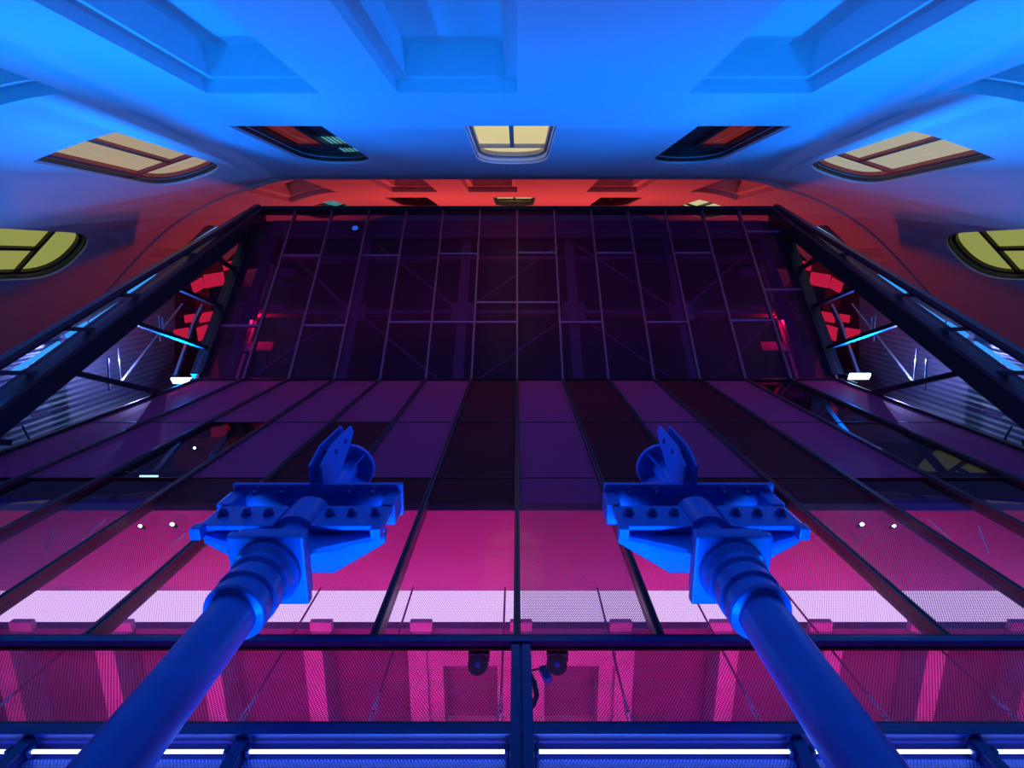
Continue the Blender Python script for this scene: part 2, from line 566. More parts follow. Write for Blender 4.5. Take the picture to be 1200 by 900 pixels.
def fan(mb, poly, d):
    n = len(poly)
    c = (sum(p[0] for p in poly) / n, sum(p[1] for p in poly) / n)
    vs = [P(p[0], p[1], d) for p in poly] + [P(c[0], c[1], d)]
    mb.add(vs, [(i, (i + 1) % n, n) for i in range(n)])
for (k, fl, sc, z0) in wins:
    fm, back, words = spec[(k, fl)]
    wn += 1
    root = thing('window_%d' % wn, P(sc, z0, 0.1), words, 'window', kind='structure')
    o0 = window_outline(sc, WW - 0.004, z0 + 0.002)
    o1 = window_outline(sc, WW, z0, 0.075)
    f = MB()
    strip(f, o0, 0.13, 0.13, o1)
    strip(f, o1, 0.13, 0.20)
    wf = f.build('window_frame', fm, root, fix=False)
    b = MB()
    strip(b, window_outline(sc, WW - 0.01, z0 + 0.004), 0.045, 0.045, window_outline(sc, WW, z0, 0.03))
    strip(b, window_outline(sc, WW, z0, 0.03), 0.045, 0.10)
    b.build('outer_rim', M_frame_dark if k != 'c' or fl else M_wall, root, fix=False)
    zt = z0 + SPRING - SILL - 0.05
    f = MB()
    for dz in (0,):
        vs = []
        for s in (sc - WW / 2 + 0.05, sc + WW / 2 - 0.05):
            for (z, d) in ((zt - 0.035, 0.14), (zt + 0.035, 0.14), (zt + 0.035, 0.20), (zt - 0.035, 0.20)):
                vs.append(P(s, z, d))
        f.add(vs, [(3, 2, 1, 0), (4, 5, 6, 7), (0, 1, 5, 4), (1, 2, 6, 5), (2, 3, 7, 6), (3, 0, 4, 7)])
    f.build('transom', fm, wf)
    f = MB()
    vs = []
    for z in (z0 + 0.05, zt):
        for (s, d) in ((sc - 0.035, 0.145), (sc + 0.035, 0.145), (sc + 0.035, 0.20), (sc - 0.035, 0.20)):
            vs.append(P(s, z, d))
    f.add(vs, [(3, 2, 1, 0), (4, 5, 6, 7), (0, 1, 5, 4), (1, 2, 6, 5), (2, 3, 7, 6), (3, 0, 4, 7)])
    f.build('mullion', fm, wf)
    g = MB()
    fan(g, o1, 0.185)
    g.build('window_pane', M_pane, root)
    g = MB()
    full = window_outline(sc, WW - 0.006, z0 + 0.003)
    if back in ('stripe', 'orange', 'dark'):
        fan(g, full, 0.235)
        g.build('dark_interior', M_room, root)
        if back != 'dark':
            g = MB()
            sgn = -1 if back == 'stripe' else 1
            sheet(g, sc + sgn * 0.02, sc + sgn * 0.58, z0 + 0.1, z0 + 2.6, 0.225)  # orange reflection in the pane, put in as a glowing sheet
            g.build('reflection_sheet', M_refl_orange, root)
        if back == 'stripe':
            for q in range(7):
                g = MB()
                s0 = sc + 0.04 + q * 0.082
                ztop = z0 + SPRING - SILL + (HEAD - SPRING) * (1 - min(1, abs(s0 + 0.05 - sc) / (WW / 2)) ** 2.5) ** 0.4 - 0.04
                sheet(g, s0, s0 + 0.05, z0 + (1.75 if fl == 0 else 0.3), ztop, 0.215, 1)  # striped cyan reflection in the pane, put in as glowing strips
                g.build('reflection_stripe', M_refl_stripe, root)
    else:
        fan(g, full, 0.225)
        g.build('lit_blind', back, root)

# ------------------------------------------------------------------ glazed front: fourteen bays
PW = 0.77
FY = 2.0
ZB, ZS, ZM, ZK, ZT = 2.56, 4.236, 4.78, 6.56, 8.95
# upper zones bottom (ZS-ZM), middle (ZM-ZK), top (ZK-ZT):  p purple shade, d dark shade, g clear glass
zones = {-7: 'gpp', -6: 'gpp', -5: 'ggp', -4: 'dpp', -3: 'ddp', -2: 'dpp', -1: 'ddd', 0: 'ppp', 1: 'ddd', 2: 'dpp', 3: 'ddd', 4: 'gpp', 5: 'ggg', 6: 'gpp'}
look = {'p': 'purple shade', 'd': 'dark shade', 'g': 'clear glass'}
for k in range(-7, 7):
    wn += 1
    side = 'left' if k < 0 else 'right'
    num = -k if k < 0 else k + 1
    zz = zones[k]
    root = thing('window_%d' % wn, (k * PW + PW / 2, FY, ZB), '%s glazed front bay %s of the middle mullion, %s at its top' % (ORD[num], side, look[zz[2]]), 'glass bay', kind='structure')
    x0, x1 = k * PW + 0.024, (k + 1) * PW - 0.024
    g = MB()
    g.add([(x0, FY, ZB), (x1, FY, ZB), (x1, FY, ZS), (x0, FY, ZS)], [(0, 1, 2, 3)])
    g.build('dotted_pane', M_meshdense if k in (0, -5, 3) else M_meshglass, root)
    for (c, a, b) in zip(zz, (ZS, ZM, ZK), (ZM, ZK, ZT)):
        g = MB()
        g.add([(x0, FY, a + 0.004), (x1, FY, a + 0.004), (x1, FY, b - 0.004), (x0, FY, b - 0.004)], [(0, 1, 2, 3)])
        g.build({'p': 'shade_panel', 'd': 'shade_panel', 'g': 'clear_pane'}[c], {'p': M_blind, 'd': M_blind_dark, 'g': M_clear}[c], root)
    for z in (ZM, ZK):
        g = MB()
        g.box((x0, FY - 0.006, z - 0.006), (x1, FY + 0.03, z + 0.006))
        g.build('transom', M_dark, root)
for k in range(-7, 8):
    x = k * PW
    side = 'left of' if k < 0 else 'right of'
    lab = 'upright mullion on the centre line of the glazed front' if k == 0 else '%s upright mullion %s the centre one in the glazed front' % (ORD[abs(k)], side)
    root = thing('facade_mullion', (x, FY, ZB), lab, 'mullion', 'upright mullions of the glazed front')
    g = MB()
    for dx in (-0.013, 0.013):
        g.box((x + dx - 0.008, FY - 0.035, ZB - 0.002), (x + dx + 0.008, FY + 0.06, ZT))
    g.build('mullion_bar', M_mull if abs(k) < 7 else M_dark, root)
    g = MB()
    g.box((x - 0.006, FY - 0.02, ZB), (x + 0.006, FY + 0.05, ZT))
    g.build('gasket', M_dark, root)
# horizontal rails
def rail(name, x0, x1, y0, y1, z0, z1, mat, label, cat='rail'):
    g = MB()
    g.box((x0, y0, z0), (x1, y1, z1))
    return tag(g.build(name, mat, loc=((x0 + x1) / 2, (y0 + y1) / 2, z0), bevel=0.004), label, cat)
g = thing('bottom_rail', (0, FY, 2.47), 'blue horizontal rail under the tall glazed front', 'rail')
m = MB(); m.box((-5.6, FY - 0.045, 2.49), (5.6, FY - 0.01, 2.53)); m.build('rail_body', M_rail, g, bevel=0.004)
m = MB(); m.box((-5.6, FY - 0.035, 2.531), (5.6, FY + 0.03, 2.557)); m.box((-5.6, FY - 0.009, 2.476), (5.6, FY + 0.004, 2.530)); m.build('sill_strip', M_dark, g)
g = thing('light_beam', (0, FY, 1.92), 'deep blue horizontal beam above the glowing tubes', 'beam')
m = MB(); m.box((-5.6, FY - 0.03, 1.93), (5.6, FY + 0.10, 1.985)); m.build('beam_body', M_rail, g, bevel=0.004)
m = MB(); m.box((-5.6, FY - 0.02, 1.985), (5.6, FY + 0.09, 2.005)); m.build('beam_cap', M_dark, g)
m = MB(); m.box((-5.6, FY + 0.05, 1.83), (5.6, FY + 0.10, 1.93)); m.build('back_web', M_rail, g)
rail('transom_beam', -5.5, 5.5, FY - 0.03, FY + 0.06, ZT, ZT + 0.07, M_dark, 'dark beam where the upright glazing meets the leaning roof glazing', 'beam')
posts = [(-2.08, 'second post left of the centre post'), (-1.17, 'first post left of the centre post'), (0.02, None), (1.19, 'first post right of the centre post'),
         (1.95, 'second post right of the centre post')]
for (x, l) in posts:
    m = MB()
    w = 0.05 if l is None else 0.028
    if l is None:
        m.box((x - w, FY - 0.04, ZG), (x - 0.005, FY + 0.06, 2.475))
        m.box((x + 0.005, FY - 0.04, ZG), (x + w, FY + 0.06, 2.475))
        m.box((x - 0.006, FY - 0.025, ZG), (x + 0.006, FY + 0.05, 2.475))
    else:
        m.box((x - w, FY - 0.01, ZG), (x + w, FY + 0.04, 1.93))
    tag(m.build('screen_post', M_rail, loc=(x, FY, ZG), bevel=0.003), ('short dark blue upright between light tubes, ' + l) if l else
        'stout double blue upright in the middle of the perforated screen', 'post')
for (x0, x1, w) in ((-5.5, -0.03, 'left'), (0.07, 5.5, 'right')):
    m = MB()
    m.add([(x0, FY + 0.006, 2.006), (x1, FY + 0.006, 2.006), (x1, FY + 0.006, 2.474), (x0, FY + 0.006, 2.474)], [(0, 1, 2, 3)])
    tag(m.build('perforated_screen', M_screen, loc=((x0 + x1) / 2, FY, 2.0)), 'perforated metal screen %s of the stout centre post' % w, 'screen')
xs = [-3.4] + [p[0] for p in posts] + [3.3]
names = ['at the far left', 'second from the left', 'just left of the centre post', 'just right of the centre post', 'second from the right', 'at the far right']
for i in range(6):
    a, b = xs[i] + (0.06 if i == 3 else 0.04), xs[i + 1] - (0.06 if i == 2 else 0.04)
    root = thing('light_tube', ((a + b) / 2, FY + 0.01, 1.885), 'glowing blue-white tube light %s under the blue beam' % names[i], 'light', 'tube lights under the beam')
    m = MB(); m.tube([(a + 0.01, FY + 0.012, 1.884), (b - 0.01, FY + 0.012, 1.884)], 0.0075, 12); m.build('tube', M_led, root)
    for x in (a, b - 0.012):
        m = MB(); m.box((x, FY - 0.004, 1.868), (x + 0.012, FY + 0.03, 1.902)); m.build('end_cap', M_rail, root)
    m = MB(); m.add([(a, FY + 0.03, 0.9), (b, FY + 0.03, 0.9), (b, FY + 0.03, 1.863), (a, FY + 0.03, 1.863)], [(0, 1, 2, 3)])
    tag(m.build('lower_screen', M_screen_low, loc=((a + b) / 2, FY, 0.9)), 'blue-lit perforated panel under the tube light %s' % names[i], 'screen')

# ------------------------------------------------------------------ lower storey seen through the glass
g = MB(); g.box((-5.6, FY + 0.065, ZS), (5.6, 2.9, ZS + 0.25))
tag(g.build('ceiling', M_soffit), 'flat red-lit soffit just behind the glazed front', 'ceiling', kind='structure')
CY0, CZ = 2.86, 3.72
g = MB(); g.box((-5.2, 2.82, CZ + 0.082), (5.2, CY0 - 0.002, ZS - 0.002))  # fascia emits lavender in place of light falling on it
tag(g.build('glowing_fascia', M_fascia_glow, loc=(0, 2.84, CZ)), 'long fascia above the ends of the concrete beams, lavender light put in as glow', 'light')
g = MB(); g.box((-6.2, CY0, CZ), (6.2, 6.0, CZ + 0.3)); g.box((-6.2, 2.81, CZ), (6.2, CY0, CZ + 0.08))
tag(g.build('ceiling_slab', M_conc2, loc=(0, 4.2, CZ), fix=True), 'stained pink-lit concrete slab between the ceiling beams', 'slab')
g = MB(); g.box((-6.2, 6.0, ZG), (6.2, 6.2, 12.0))
tag(g.build('wall_back', M_inner), 'dark back wall inside the glazed building', 'wall', kind='structure')
for k in range(-7, 8):
    x = k * PW + 0.03
    lab = 'pink-lit concrete ceiling beam behind the stout centre post' if k == 0 else '%s pink-lit concrete ceiling beam %s of the stout centre post' % (ORD[abs(k)], 'left' if k < 0 else 'right')
    m = MB()
    m.box((x - 0.07, 2.80, CZ - 0.23), (x + 0.07, 5.9, CZ))
    m.box((x - 0.085, 2.72, CZ - 0.05), (x + 0.085, 2.80, CZ))
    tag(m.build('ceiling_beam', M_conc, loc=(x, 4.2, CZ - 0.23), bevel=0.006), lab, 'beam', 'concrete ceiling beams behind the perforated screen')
# coffered trimming frames in the two middle bays
for sg, w in ((-1, 'left'), (1, 'right')):
    x0, x1 = (sg * PW + 0.03 + 0.07, 0.03 - 0.07) if sg < 0 else (0.03 + 0.07, PW + 0.03 - 0.07)
    root = thing('ceiling_hatch', ((x0 + x1) / 2, 3.2, CZ - 0.2), 'square pink ceiling hatch frame just %s of the stout centre post' % w, 'hatch', 'ceiling hatches')
    m = MB(); m.box((x0, 2.84, CZ - 0.2), (x1, 2.98, CZ)); m.build('front_rail', M_conc, root)
    m = MB(); m.box((x0, 3.62, CZ - 0.2), (x1, 3.76, CZ)); m.build('rear_rail', M_conc, root)
    m = MB(); m.box((x0, 2.98, CZ - 0.17), (x0 + 0.11, 3.62, CZ)); m.build('side_rail', M_conc, root)
    m = MB(); m.box((x1 - 0.11, 2.98, CZ - 0.17), (x1, 3.62, CZ)); m.build('side_rail', M_conc, root)
    m = MB(); m.box((x0, 3.76, CZ - 0.22), (x1, 3.80, CZ - 0.18)); m.build('guide_tube', M_chrome, root)
# vertical stay cables with turnbuckles
for k in range(-4, 5):
    x = k * PW - 0.10
    if k == 0:
        lab = 'short steel cable hanging close behind the stout centre post'
    else:
        lab = '%s hanging steel cable %s of the stout centre post' % (ORD[abs(k)], 'left' if k < 0 else 'right')
    y = 2.68
    root = thing('stay_cable', (x, y, 2.60), lab, 'cable', 'hanging steel cables behind the perforated screen')
    m = MB(); m.tube([(x, y, 2.9), (x, y, CZ + 0.35)], 0.008, 8); m.build('cable', M_steel, root)
    m = MB()
    m.tube([(x, y, 2.52), (x, y, 2.64)], 0.008, 8)
    m.tube([(x - 0.012, y, 2.64), (x - 0.012, y, 2.80)], 0.005, 8)
    m.tube([(x + 0.012, y, 2.64), (x + 0.012, y, 2.80)], 0.005, 8)
    m.lathe([(0.0, 2.62), (0.018, 2.62), (0.018, 2.645), (0.0, 2.645)], (x, y, 0), 12)
    m.lathe([(0.0, 2.795), (0.018, 2.795), (0.018, 2.82), (0.0, 2.82)], (x, y, 0), 12)
    m.tube([(x, y, 2.82), (x, y, 2.92)], 0.010, 8)
    m.build('turnbuckle', M_chrome, root)
# two drum floodlights under the rail
for (px, py, w) in ((559.5, 779, 'left'), (653, 779, 'right')):
    c = on_y(px, py, FY + 0.045)
    root = thing('drum_lamp', (c.x, c.y, 2.30), 'dark round drum lamp hung from the rail just %s of the stout centre post' % w, 'lamp', 'drum lamps under the rail')
    m = MB()
    d = Vector((0, -0.62, -0.78)).normalized()
    m.tube([c - d * 0.10, c - d * 0.095, c - d * 0.02, c - d * 0.012], [0.040, 0.052, 0.052, 0.046], 32); m.build('drum', M_rubber, root)
    m = MB(); m.tube([c - d * 0.015, c - d * 0.006, c - d * 0.004], [0.014, 0.014, 0.010], 20); m.build('lens', M_pipe, root)
    m = MB(); m.tube([c - d * 0.0135, c - d * 0.009], [0.050, 0.047], 32); m.build('bezel', M_dark, root)
    m = MB(); m.box((c.x - 0.05, FY + 0.012, 2.462), (c.x + 0.06, FY + 0.06, 2.525)); m.build('mounting_box', M_rubber, root, bevel=0.004)
# hose and junction box by the post
a = on_y(616, 782, 2.09); b = on_y(626, 800, 2.09); c = on_y(629, 815, 2.09); d = on_y(625, 826, 2.09); e = on_y(616, 830, 2.09)
m = MB(); m.tube([p.to_tuple() for p in catmull([a, b, c, d, e], 6)] if False else [a, a.lerp(b, .5), b, c, d, e], 0.013, 12)
tag(m.build('cable_hose', M_rubber, loc=a), 'thick black hose curving off the stout centre post', 'hose')
c = on_y(638.5, 790, 2.10)
root = thing('junction_box', c, 'small blue box tilted between hose and right drum lamp', 'box')
m = MB(); m.bar(c + Vector((-0.012, 0, 0.045)), c + Vector((0.016, 0, -0.045)), 0.04, 0.03, (0, 1, 0)); m.build('box_body', M_pipe, root, bevel=0.003)
m = MB(); m.tube([c + Vector((0.01, 0, 0.04)), c + Vector((-0.04, 0, 0.035)), c + Vector((-0.085, 0, 0.02))], 0.005, 8); m.build('lead', M_rubber, root)

# ------------------------------------------------------------------ leaning roof glazing
NV = Vector((0, 2.97, 3.0)).normalized()
def can(x, q, off=0.0):
    return Vector((x, FY - 3.0 * q, ZT + 0.05 + 2.95 * q)) + NV * off
def q_of(py, off=0.0):
    lo, hi = -0.2, 1.2
    for _ in range(40):
        m_ = (lo + hi) / 2
        p = can(0, m_, off)
        y = 450 + FPX * (p.y * C_ - p.z * S_) / (p.z * C_ + p.y * S_)
        if y > py:
            lo = m_
        else:
            hi = m_
    return lo
trans = {-7: (382,), -6: (300,), -5: (382,), -4: (300,), -3: (378,), -2: (298, 378), -1: (355, 378), 0: (297, 355), 1: (378,), 2: (297,), 3: (378,), 4: (297,), 5: (376,), 6: (272, 340)}
for k in range(-7, 7):
    wn += 1
    side = 'left' if k < 0 else 'right'
    num = -k if k < 0 else k + 1
    x0, x1 = k * PW + 0.02, (k + 1) * PW - 0.02
    root = thing('window_%d' % wn, can((x0 + x1) / 2, 0), '%s leaning roof pane %s of the middle glazing bar, above the upright glazing' % (ORD[num], side), 'glass bay', kind='structure')
    m = MB()
    m.add([can(x0, 0.01), can(x1, 0.01), can(x1, 0.99), can(x0, 0.99)], [(0, 1, 2, 3)])
    m.build('roof_pane', M_canopy, root)
    for py in trans[k]:
        q = q_of(py)
        m = MB(); m.bar(can(x0, q), can(x1, q), 0.04, 0.05, NV); m.build('transom', M_steel, root)
for k in range(-7, 8):
    x = k * PW
    lab = 'glazing bar on the centre line of the leaning roof glazing' if k == 0 else '%s sloping glazing bar %s of the centre one in the roof glazing' % (ORD[abs(k)], 'left' if k < 0 else 'right')
    m = MB(); m.bar(can(x, 0.0, 0.01), can(x, 1.0, 0.01), 0.036, 0.09, NV)
    tag(m.build('roof_glazing_bar', M_roofbar, loc=can(x, 0)), lab, 'glazing bar', 'sloping glazing bars of the roof')
m = MB(); m.bar(can(-5.45, 1.0, 0.03), can(5.45, 1.0, 0.03), 0.10, 0.16, NV)
tag(m.build('eaves_beam', M_dark, loc=can(0, 1)), 'dark top edge beam of the leaning roof glazing against the orange wall', 'beam')
m = MB(); m.bar(can(-5.14, 0.922, 0.24), can(5.14, 0.922, 0.24), 0.49, 0.04, NV)
tag(m.build('inner_fascia', M_steel, loc=can(0, 0.92, 0.28)), 'purple band just behind the top of the leaning roof glazing', 'fascia')
for x in (-5.15, -3.12, -1.05, 1.08, 3.14, 5.15):
    w = {-5.15: 'leftmost', -3.12: 'second from left', -1.05: 'just left of centre', 1.08: 'just right of centre', 3.14: 'second from right', 5.15: 'rightmost'}[x]
    root = thing('roof_girder', can(x, 0, 0.4), 'sloping steel girder behind the roof glass, %s' % w, 'girder', 'sloping roof girders')
    m = MB(); m.bar(can(x, -0.02, 0.36), can(x, 0.96, 0.36), 0.19, 0.03, NV); m.build('lower_flange', M_steel, root)
    m = MB(); m.bar(can(x, -0.02, 0.48), can(x, 0.96, 0.48), 0.03, 0.22, NV); m.build('web', M_steel, root)
    for q in (0.42,):
        for dx in (-0.16, 0.16):
            m = MB(); m.bar(can(x + dx, q - 0.05, 0.34), can(x + dx, q + 0.05, 0.34), 0.12, 0.015, NV); m.build('gusset', M_steel, root)
            for dq in (-0.035, 0.0, 0.035):
                p = can(x + dx, q + dq, 0.325)
                m = MB(); m.tube([p, p - NV * 0.02], 0.014, 8); m.build('bolt', M_chrome, root)
br = [((-4.95, 0.02), (-3.3, 0.42)), ((-4.95, 0.86), (-3.3, 0.46)), ((-2.95, 0.86), (-1.2, 0.46)), ((-2.95, 0.40), (-1.2, 0.02)), ((-0.9, 0.46), (0.92, 0.86)), ((-0.9, 0.02), (0.92, 0.40)),
      ((1.22, 0.86), (2.98, 0.46)), ((1.22, 0.40), (2.98, 0.02)), ((3.3, 0.46), (5.0, 0.86)), ((3.3, 0.02), (5.0, 0.42))]
bn = ['upper left', 'lower left']
for i, (a, b) in enumerate(br):
    m = MB(); m.tube([can(a[0], a[1], 0.42), can(b[0], b[1], 0.42)], 0.028, 12)
    hi = 'upper' if max(a[1], b[1]) > 0.6 else 'lower'
    bay = ['outer left', 'inner left', 'middle', 'inner right', 'outer right'][i // 2]
    tag(m.build('brace_rod', M_steel, loc=can((a[0] + b[0]) / 2, (a[1] + b[1]) / 2, 0.42)), '%s diagonal brace in the %s span between roof girders' % (hi, bay), 'brace', 'diagonal roof braces')
for q, w in ((0.44, 'middle'), (0.78, 'upper'), (0.06, 'lower')):
    m = MB(); m.bar(can(-5.3, q, 0.52), can(5.3, q, 0.52), 0.09, 0.12, NV)
    tag(m.build('purlin', M_steel, loc=can(0, q, 0.5)), '%s horizontal purlin running across behind the roof glass' % w, 'purlin', 'roof purlins')
# opaque roof and end walls of the glazed box
m = MB()
m.add([(-5.6, -0.75, 12.05), (5.6, -0.75, 12.05), (5.6, 6.2, 12.05), (-5.6, 6.2, 12.05), (-5.6, -0.75, 12.15), (5.6, -0.75, 12.15), (5.6, 6.2, 12.15), (-5.6, 6.2, 12.15)],
      [(3, 2, 1, 0), (4, 5, 6, 7), (0, 1, 5, 4), (1, 2, 6, 5), (2, 3, 7, 6), (3, 0, 4, 7)])
tag(m.build('roof', M_inner), 'dark flat roof deck of the glazed building', 'roof', kind='structure')
m = MB(); m.box((-6.7, 0.6, 12.02), (-5.6, 6.0, 12.12)); m.box((5.6, 0.6, 12.02), (6.7, 6.0, 12.12))  # overhangs added to keep orange light off the side cladding
tag(m.build('shade_overhang', M_inner), 'dark overhangs added beside the flat roof to shade the cladding', 'roof', kind='structure')
m = MB(); m.box((-5.6, -0.78, 12.15), (5.6, -0.70, 14.3))  # unseen screen added to stop the orange light at the moulding
tag(m.build('light_cutoff_screen', M_inner, loc=(0, -0.74, 12.15)), 'unseen dark screen added on the flat roof to cut off the orange light', 'light_cutoff_screen')
# blue pilot lamp behind the roof glass
c = can(0, q_of(267, 0.10), 0.10)
p = Vector((-190 / FPX * (c.z * C_ + c.y * S_), c.y, c.z))
root = thing('pilot_lamp', p, 'small round blue lamp behind the roof glass, upper left', 'lamp')
m = MB(); m.tube([p, p + NV * 0.04], 0.062, 24); m.build('lens', M_bluedot, root)
m = MB(); m.tube([p + NV * 0.012, p + NV * 0.08], 0.072, 24); m.build('housing', M_dark, root)

# ------------------------------------------------------------------ side glazing, left and right
SX = 5.42
def side_group(sg):
    w = 'left' if sg < 0 else 'right'
    X = sg * SX
    def pp(px, py, x=SX):                                # left-hand photo pixel, mirrored for the right
        p = on_x(px, py, -x)
        return Vector((sg * x, p.y, p.z))
    T = Vector((X, -1.0, 11.95)); C = Vector((X, FY - 0.05, ZT - 0.05)); B = Vector((X, 1.74, 4.85))
    T2 = Vector((X, -1.08, 11.98)); O = pp(0, 424); O = T2 + (O - T2) * 1.25
    
    unit = thing('side_glazing', B, 'sloping clear side glazing with heavy raking beam on the %s' % w, 'glazing', kind=None)
    root = unit
    u = (B - T).normalized(); nn = Vector((0, -u.z, u.y)); nn = nn if nn.y > 0 else -nn
    m = MB(); m.bar(T + nn * 0.10, B + nn * 0.10 + u * 0.05, 0.24, 0.26, nn); root = m.build('raking_beam', M_dark, unit, bevel=0.008)
    m = MB(); m.bar(T - nn * 0.035, B - nn * 0.035 + u * 0.2, 0.28, 0.04, nn); m.build('outer_flange', M_mull, root)
    m = MB(); m.bar(T + nn * 0.225 + Vector((sg * 0.09, 0, 0)), B + nn * 0.225 + Vector((sg * 0.09, 0, 0)), 0.10, 0.03, nn); m.build('inner_flange', M_dark, root)
    m = MB(); m.bar(T2, O, 0.06, 0.10, (1, 0, 0)); root2 = m.build('edge_rail', M_mull, unit)
    m = MB(); m.bar(can(X, 1.0, 0.06), can(X, 0.02, 0.06), 0.20, 0.24, NV); m.build('corner_beam', M_dark, unit)
    m = MB(); m.bar(T2 + nn * 0.05, O + nn * 0.05, 0.03, 0.06, (1, 0, 0)); m.build('rail_lip', M_dark, root2)
    for i, (a, b) in enumerate((((255, 304), (278, 317)), ((205, 336), (262, 361)), ((140, 372), (245, 409)), ((62, 431), (200, 463)), ((-60, 512), (10, 519)))):
        m = MB(); m.bar(pp(*a), pp(*b), 0.06, 0.08, (1, 0, 0))
        m.build('glazing_strut', M_dark, unit)
    for i, (a, b) in enumerate((((218, 298), (240, 299)), ((143, 346), (185, 347)), ((68, 385), (128, 387)), ((-4, 437), (62, 437)))):
        m = MB(); m.bar(pp(*a), pp(*b), 0.05, 0.06, (1, 0, 0))
        m.build('outer_strut', M_mull, unit)
    m = MB(); m.prism([T, C, B], (sg * 0.006, 0, 0))
    m.build('side_pane', M_side, unit)
    m = MB(); m.prism([T2, B + u * 0.2 - nn * 0.1, O], (sg * 0.006, 0, 0))
    m.build('outer_pane', M_side, unit)
    # ribbed cladding beyond the glass
    cx = 6.9
    A = [pp(q[0], q[1], cx) for q in ((205, 316), (150, 347), (60, 397), (-40, 456), (-40, 580), (150, 480), (205, 462), (205, 390))]
    m = MB(); m.prism(A, (sg * 0.15, 0, 0))
    tag(m.build('ribbed_cladding', M_corr, loc=A[4]), 'ribbed metal cladding seen through the %s side glazing' % w, 'cladding')
    A = [pp(q[0], q[1], cx) for q in ((206, 315), (250, 290), (292, 335), (272, 449), (206, 462))]
    m = MB(); m.prism(A, (sg * 0.15, 0, 0))
    tag(m.build('backing_panel', M_backing, loc=A[4]), 'dark plum panel behind the red louvres on the %s' % w, 'panel')
    # stair rails
    root = thing('stair_rail', pp(143, 446, 6.3), 'bright steel stair rail behind the %s side glazing' % w, 'railing')
    for (a, b, r, n) in (((143, 446), (214, 356), 0.02, 'handrail'), ((140, 449), (210, 362), 0.012, 'lower_rail'), ((126, 420), (128, 458), 0.018, 'post'), ((137, 408), (141, 448), 0.018, 'post'),
                         ((168, 416), (180, 413), 0.01, 'bracket'), ((190, 372), (191, 385), 0.018, 'post'), ((186, 370), (188, 400), 0.012, 'post')):
        m = MB(); m.tube([pp(*a, 6.3), pp(*b, 6.3)], r, 10); m.build(n, M_chrome, root)
    root = thing('stair_stringer', pp(40, 510, 6.4), 'pale sloping stair stringer low behind the %s side glazing' % w, 'stair')
    m = MB(); m.bar(pp(60, 512, 6.4), pp(140, 479, 6.4), 0.05, 0.09, (0, 1, 0)); m.build('stringer', M_chrome, root)
    m = MB(); m.tube([pp(38, 488, 6.4), pp(80, 475, 6.4)], 0.012, 8); m.build('rail', M_steel, root)
    m = MB(); m.tube([pp(26, 499, 6.4), pp(36, 518, 6.4)], 0.015, 8); m.build('post', M_chrome, root)
    # glowing bits
    for i, (a, b, rr) in enumerate((((232, 392), (244, 388), 0.26), ((205, 393), (221, 390), 0.2), ((234, 373), (250, 370), 0.18), ((217, 374), (228, 372), 0.14),
                                    ((240, 330), (262, 326), 0.26), ((226, 338), (238, 331), 0.2), ((262, 313), (272, 310), 0.16))):
        m = MB(); m.bar(pp(*a, 6.2), pp(*b, 6.2), 0.03, rr, (0, 0.35, 1))  # red light on the louvres put into their emission
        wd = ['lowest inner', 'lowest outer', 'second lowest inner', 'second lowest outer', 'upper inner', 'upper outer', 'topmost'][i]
        tag(m.build('red_louvre', M_redlit, loc=pp(*a, 6.2)), '%s louvre with red light put in as glow, behind the %s side glazing' % (wd, w), 'louvre', '%s red louvres' % w)
    root = thing('louvre_post', pp(222, 400, 6.1), 'blue-lit thin post crossing the red louvres on the %s' % w, 'post')
    m = MB(); m.bar(pp(206, 440, 6.1), pp(226, 382, 6.1), 0.06, 0.05, (1, 0, 0)); m.build('lower_post', M_chrome, root)
    m = MB(); m.bar(pp(226, 382, 6.1), pp(238, 358, 6.1), 0.08, 0.05, (1, 0, 0)); m.build('upper_post', M_chrome, root)
    for i, (a, b) in enumerate((((15, 436), (70, 402)), ((78, 394), (102, 379)), ((106, 378), (148, 351)), ((150, 342), (182, 322)), ((205, 299), (222, 288)), ((228, 284), (255, 267)))):
        m = MB(); m.bar(pp(*a, 5.75), pp(*b, 5.75), 0.05, 0.03, (1, 0, 0))
        tag(m.build('cyan_strip', M_cyan, loc=pp(*a, 5.75)), '%s cyan light strip from the bottom in the %s outer glazing' % (ORD[i + 1], w), 'light', '%s cyan strips' % w)
    for i, (a, b) in enumerate((((48, 417), (52, 430)), ((53, 414), (56, 428)), ((66, 408), (68, 420)), ((118, 372), (120, 382)), ((132, 364), (134, 374)), ((172, 336), (174, 344)))):
        m = MB(); m.tube([pp(*a, 5.8), pp(*b, 5.8)], 0.014, 8)
        tag(m.build('baluster', M_chrome, loc=pp(*b, 5.8)), '%s short bright baluster from the bottom in the %s outer glazing' % (ORD[i + 1], w), 'baluster', '%s balusters' % w)
    # the floodlight
    c = pp(213.5, 446, 5.75) if sg < 0 else pp(205, 441, 5.75)
    root = thing('flood_lamp', c, 'dazzling white-blue floodlight at the foot of the %s corner beam' % w, 'lamp')
    d = (-c).normalized()
    d = Vector((d.x * 0.5, d.y - 0.5, d.z)).normalized()
    m = MB(); m.bar(c - Vector((0.17, 0, 0)), c + Vector((0.17, 0, 0)), 0.03, 0.11, (0, 0.9, 0.45)); m.build('lens', M_flood, root)
    m = MB(); m.bar(c - Vector((0.2, 0, 0)) + Vector((0, 0.05, 0.07)), c + Vector((0.2, 0, 0)) + Vector((0, 0.05, 0.07)), 0.08, 0.15, (0, 0.9, 0.45)); m.build('housing', M_dark, root)
    m = MB(); m.bar(c + Vector((0, 0.06, 0.08)), c + Vector((0, 0.2, 0.3)), 0.05, 0.05, (1, 0, 0)); m.build('bracket', M_dark, root)
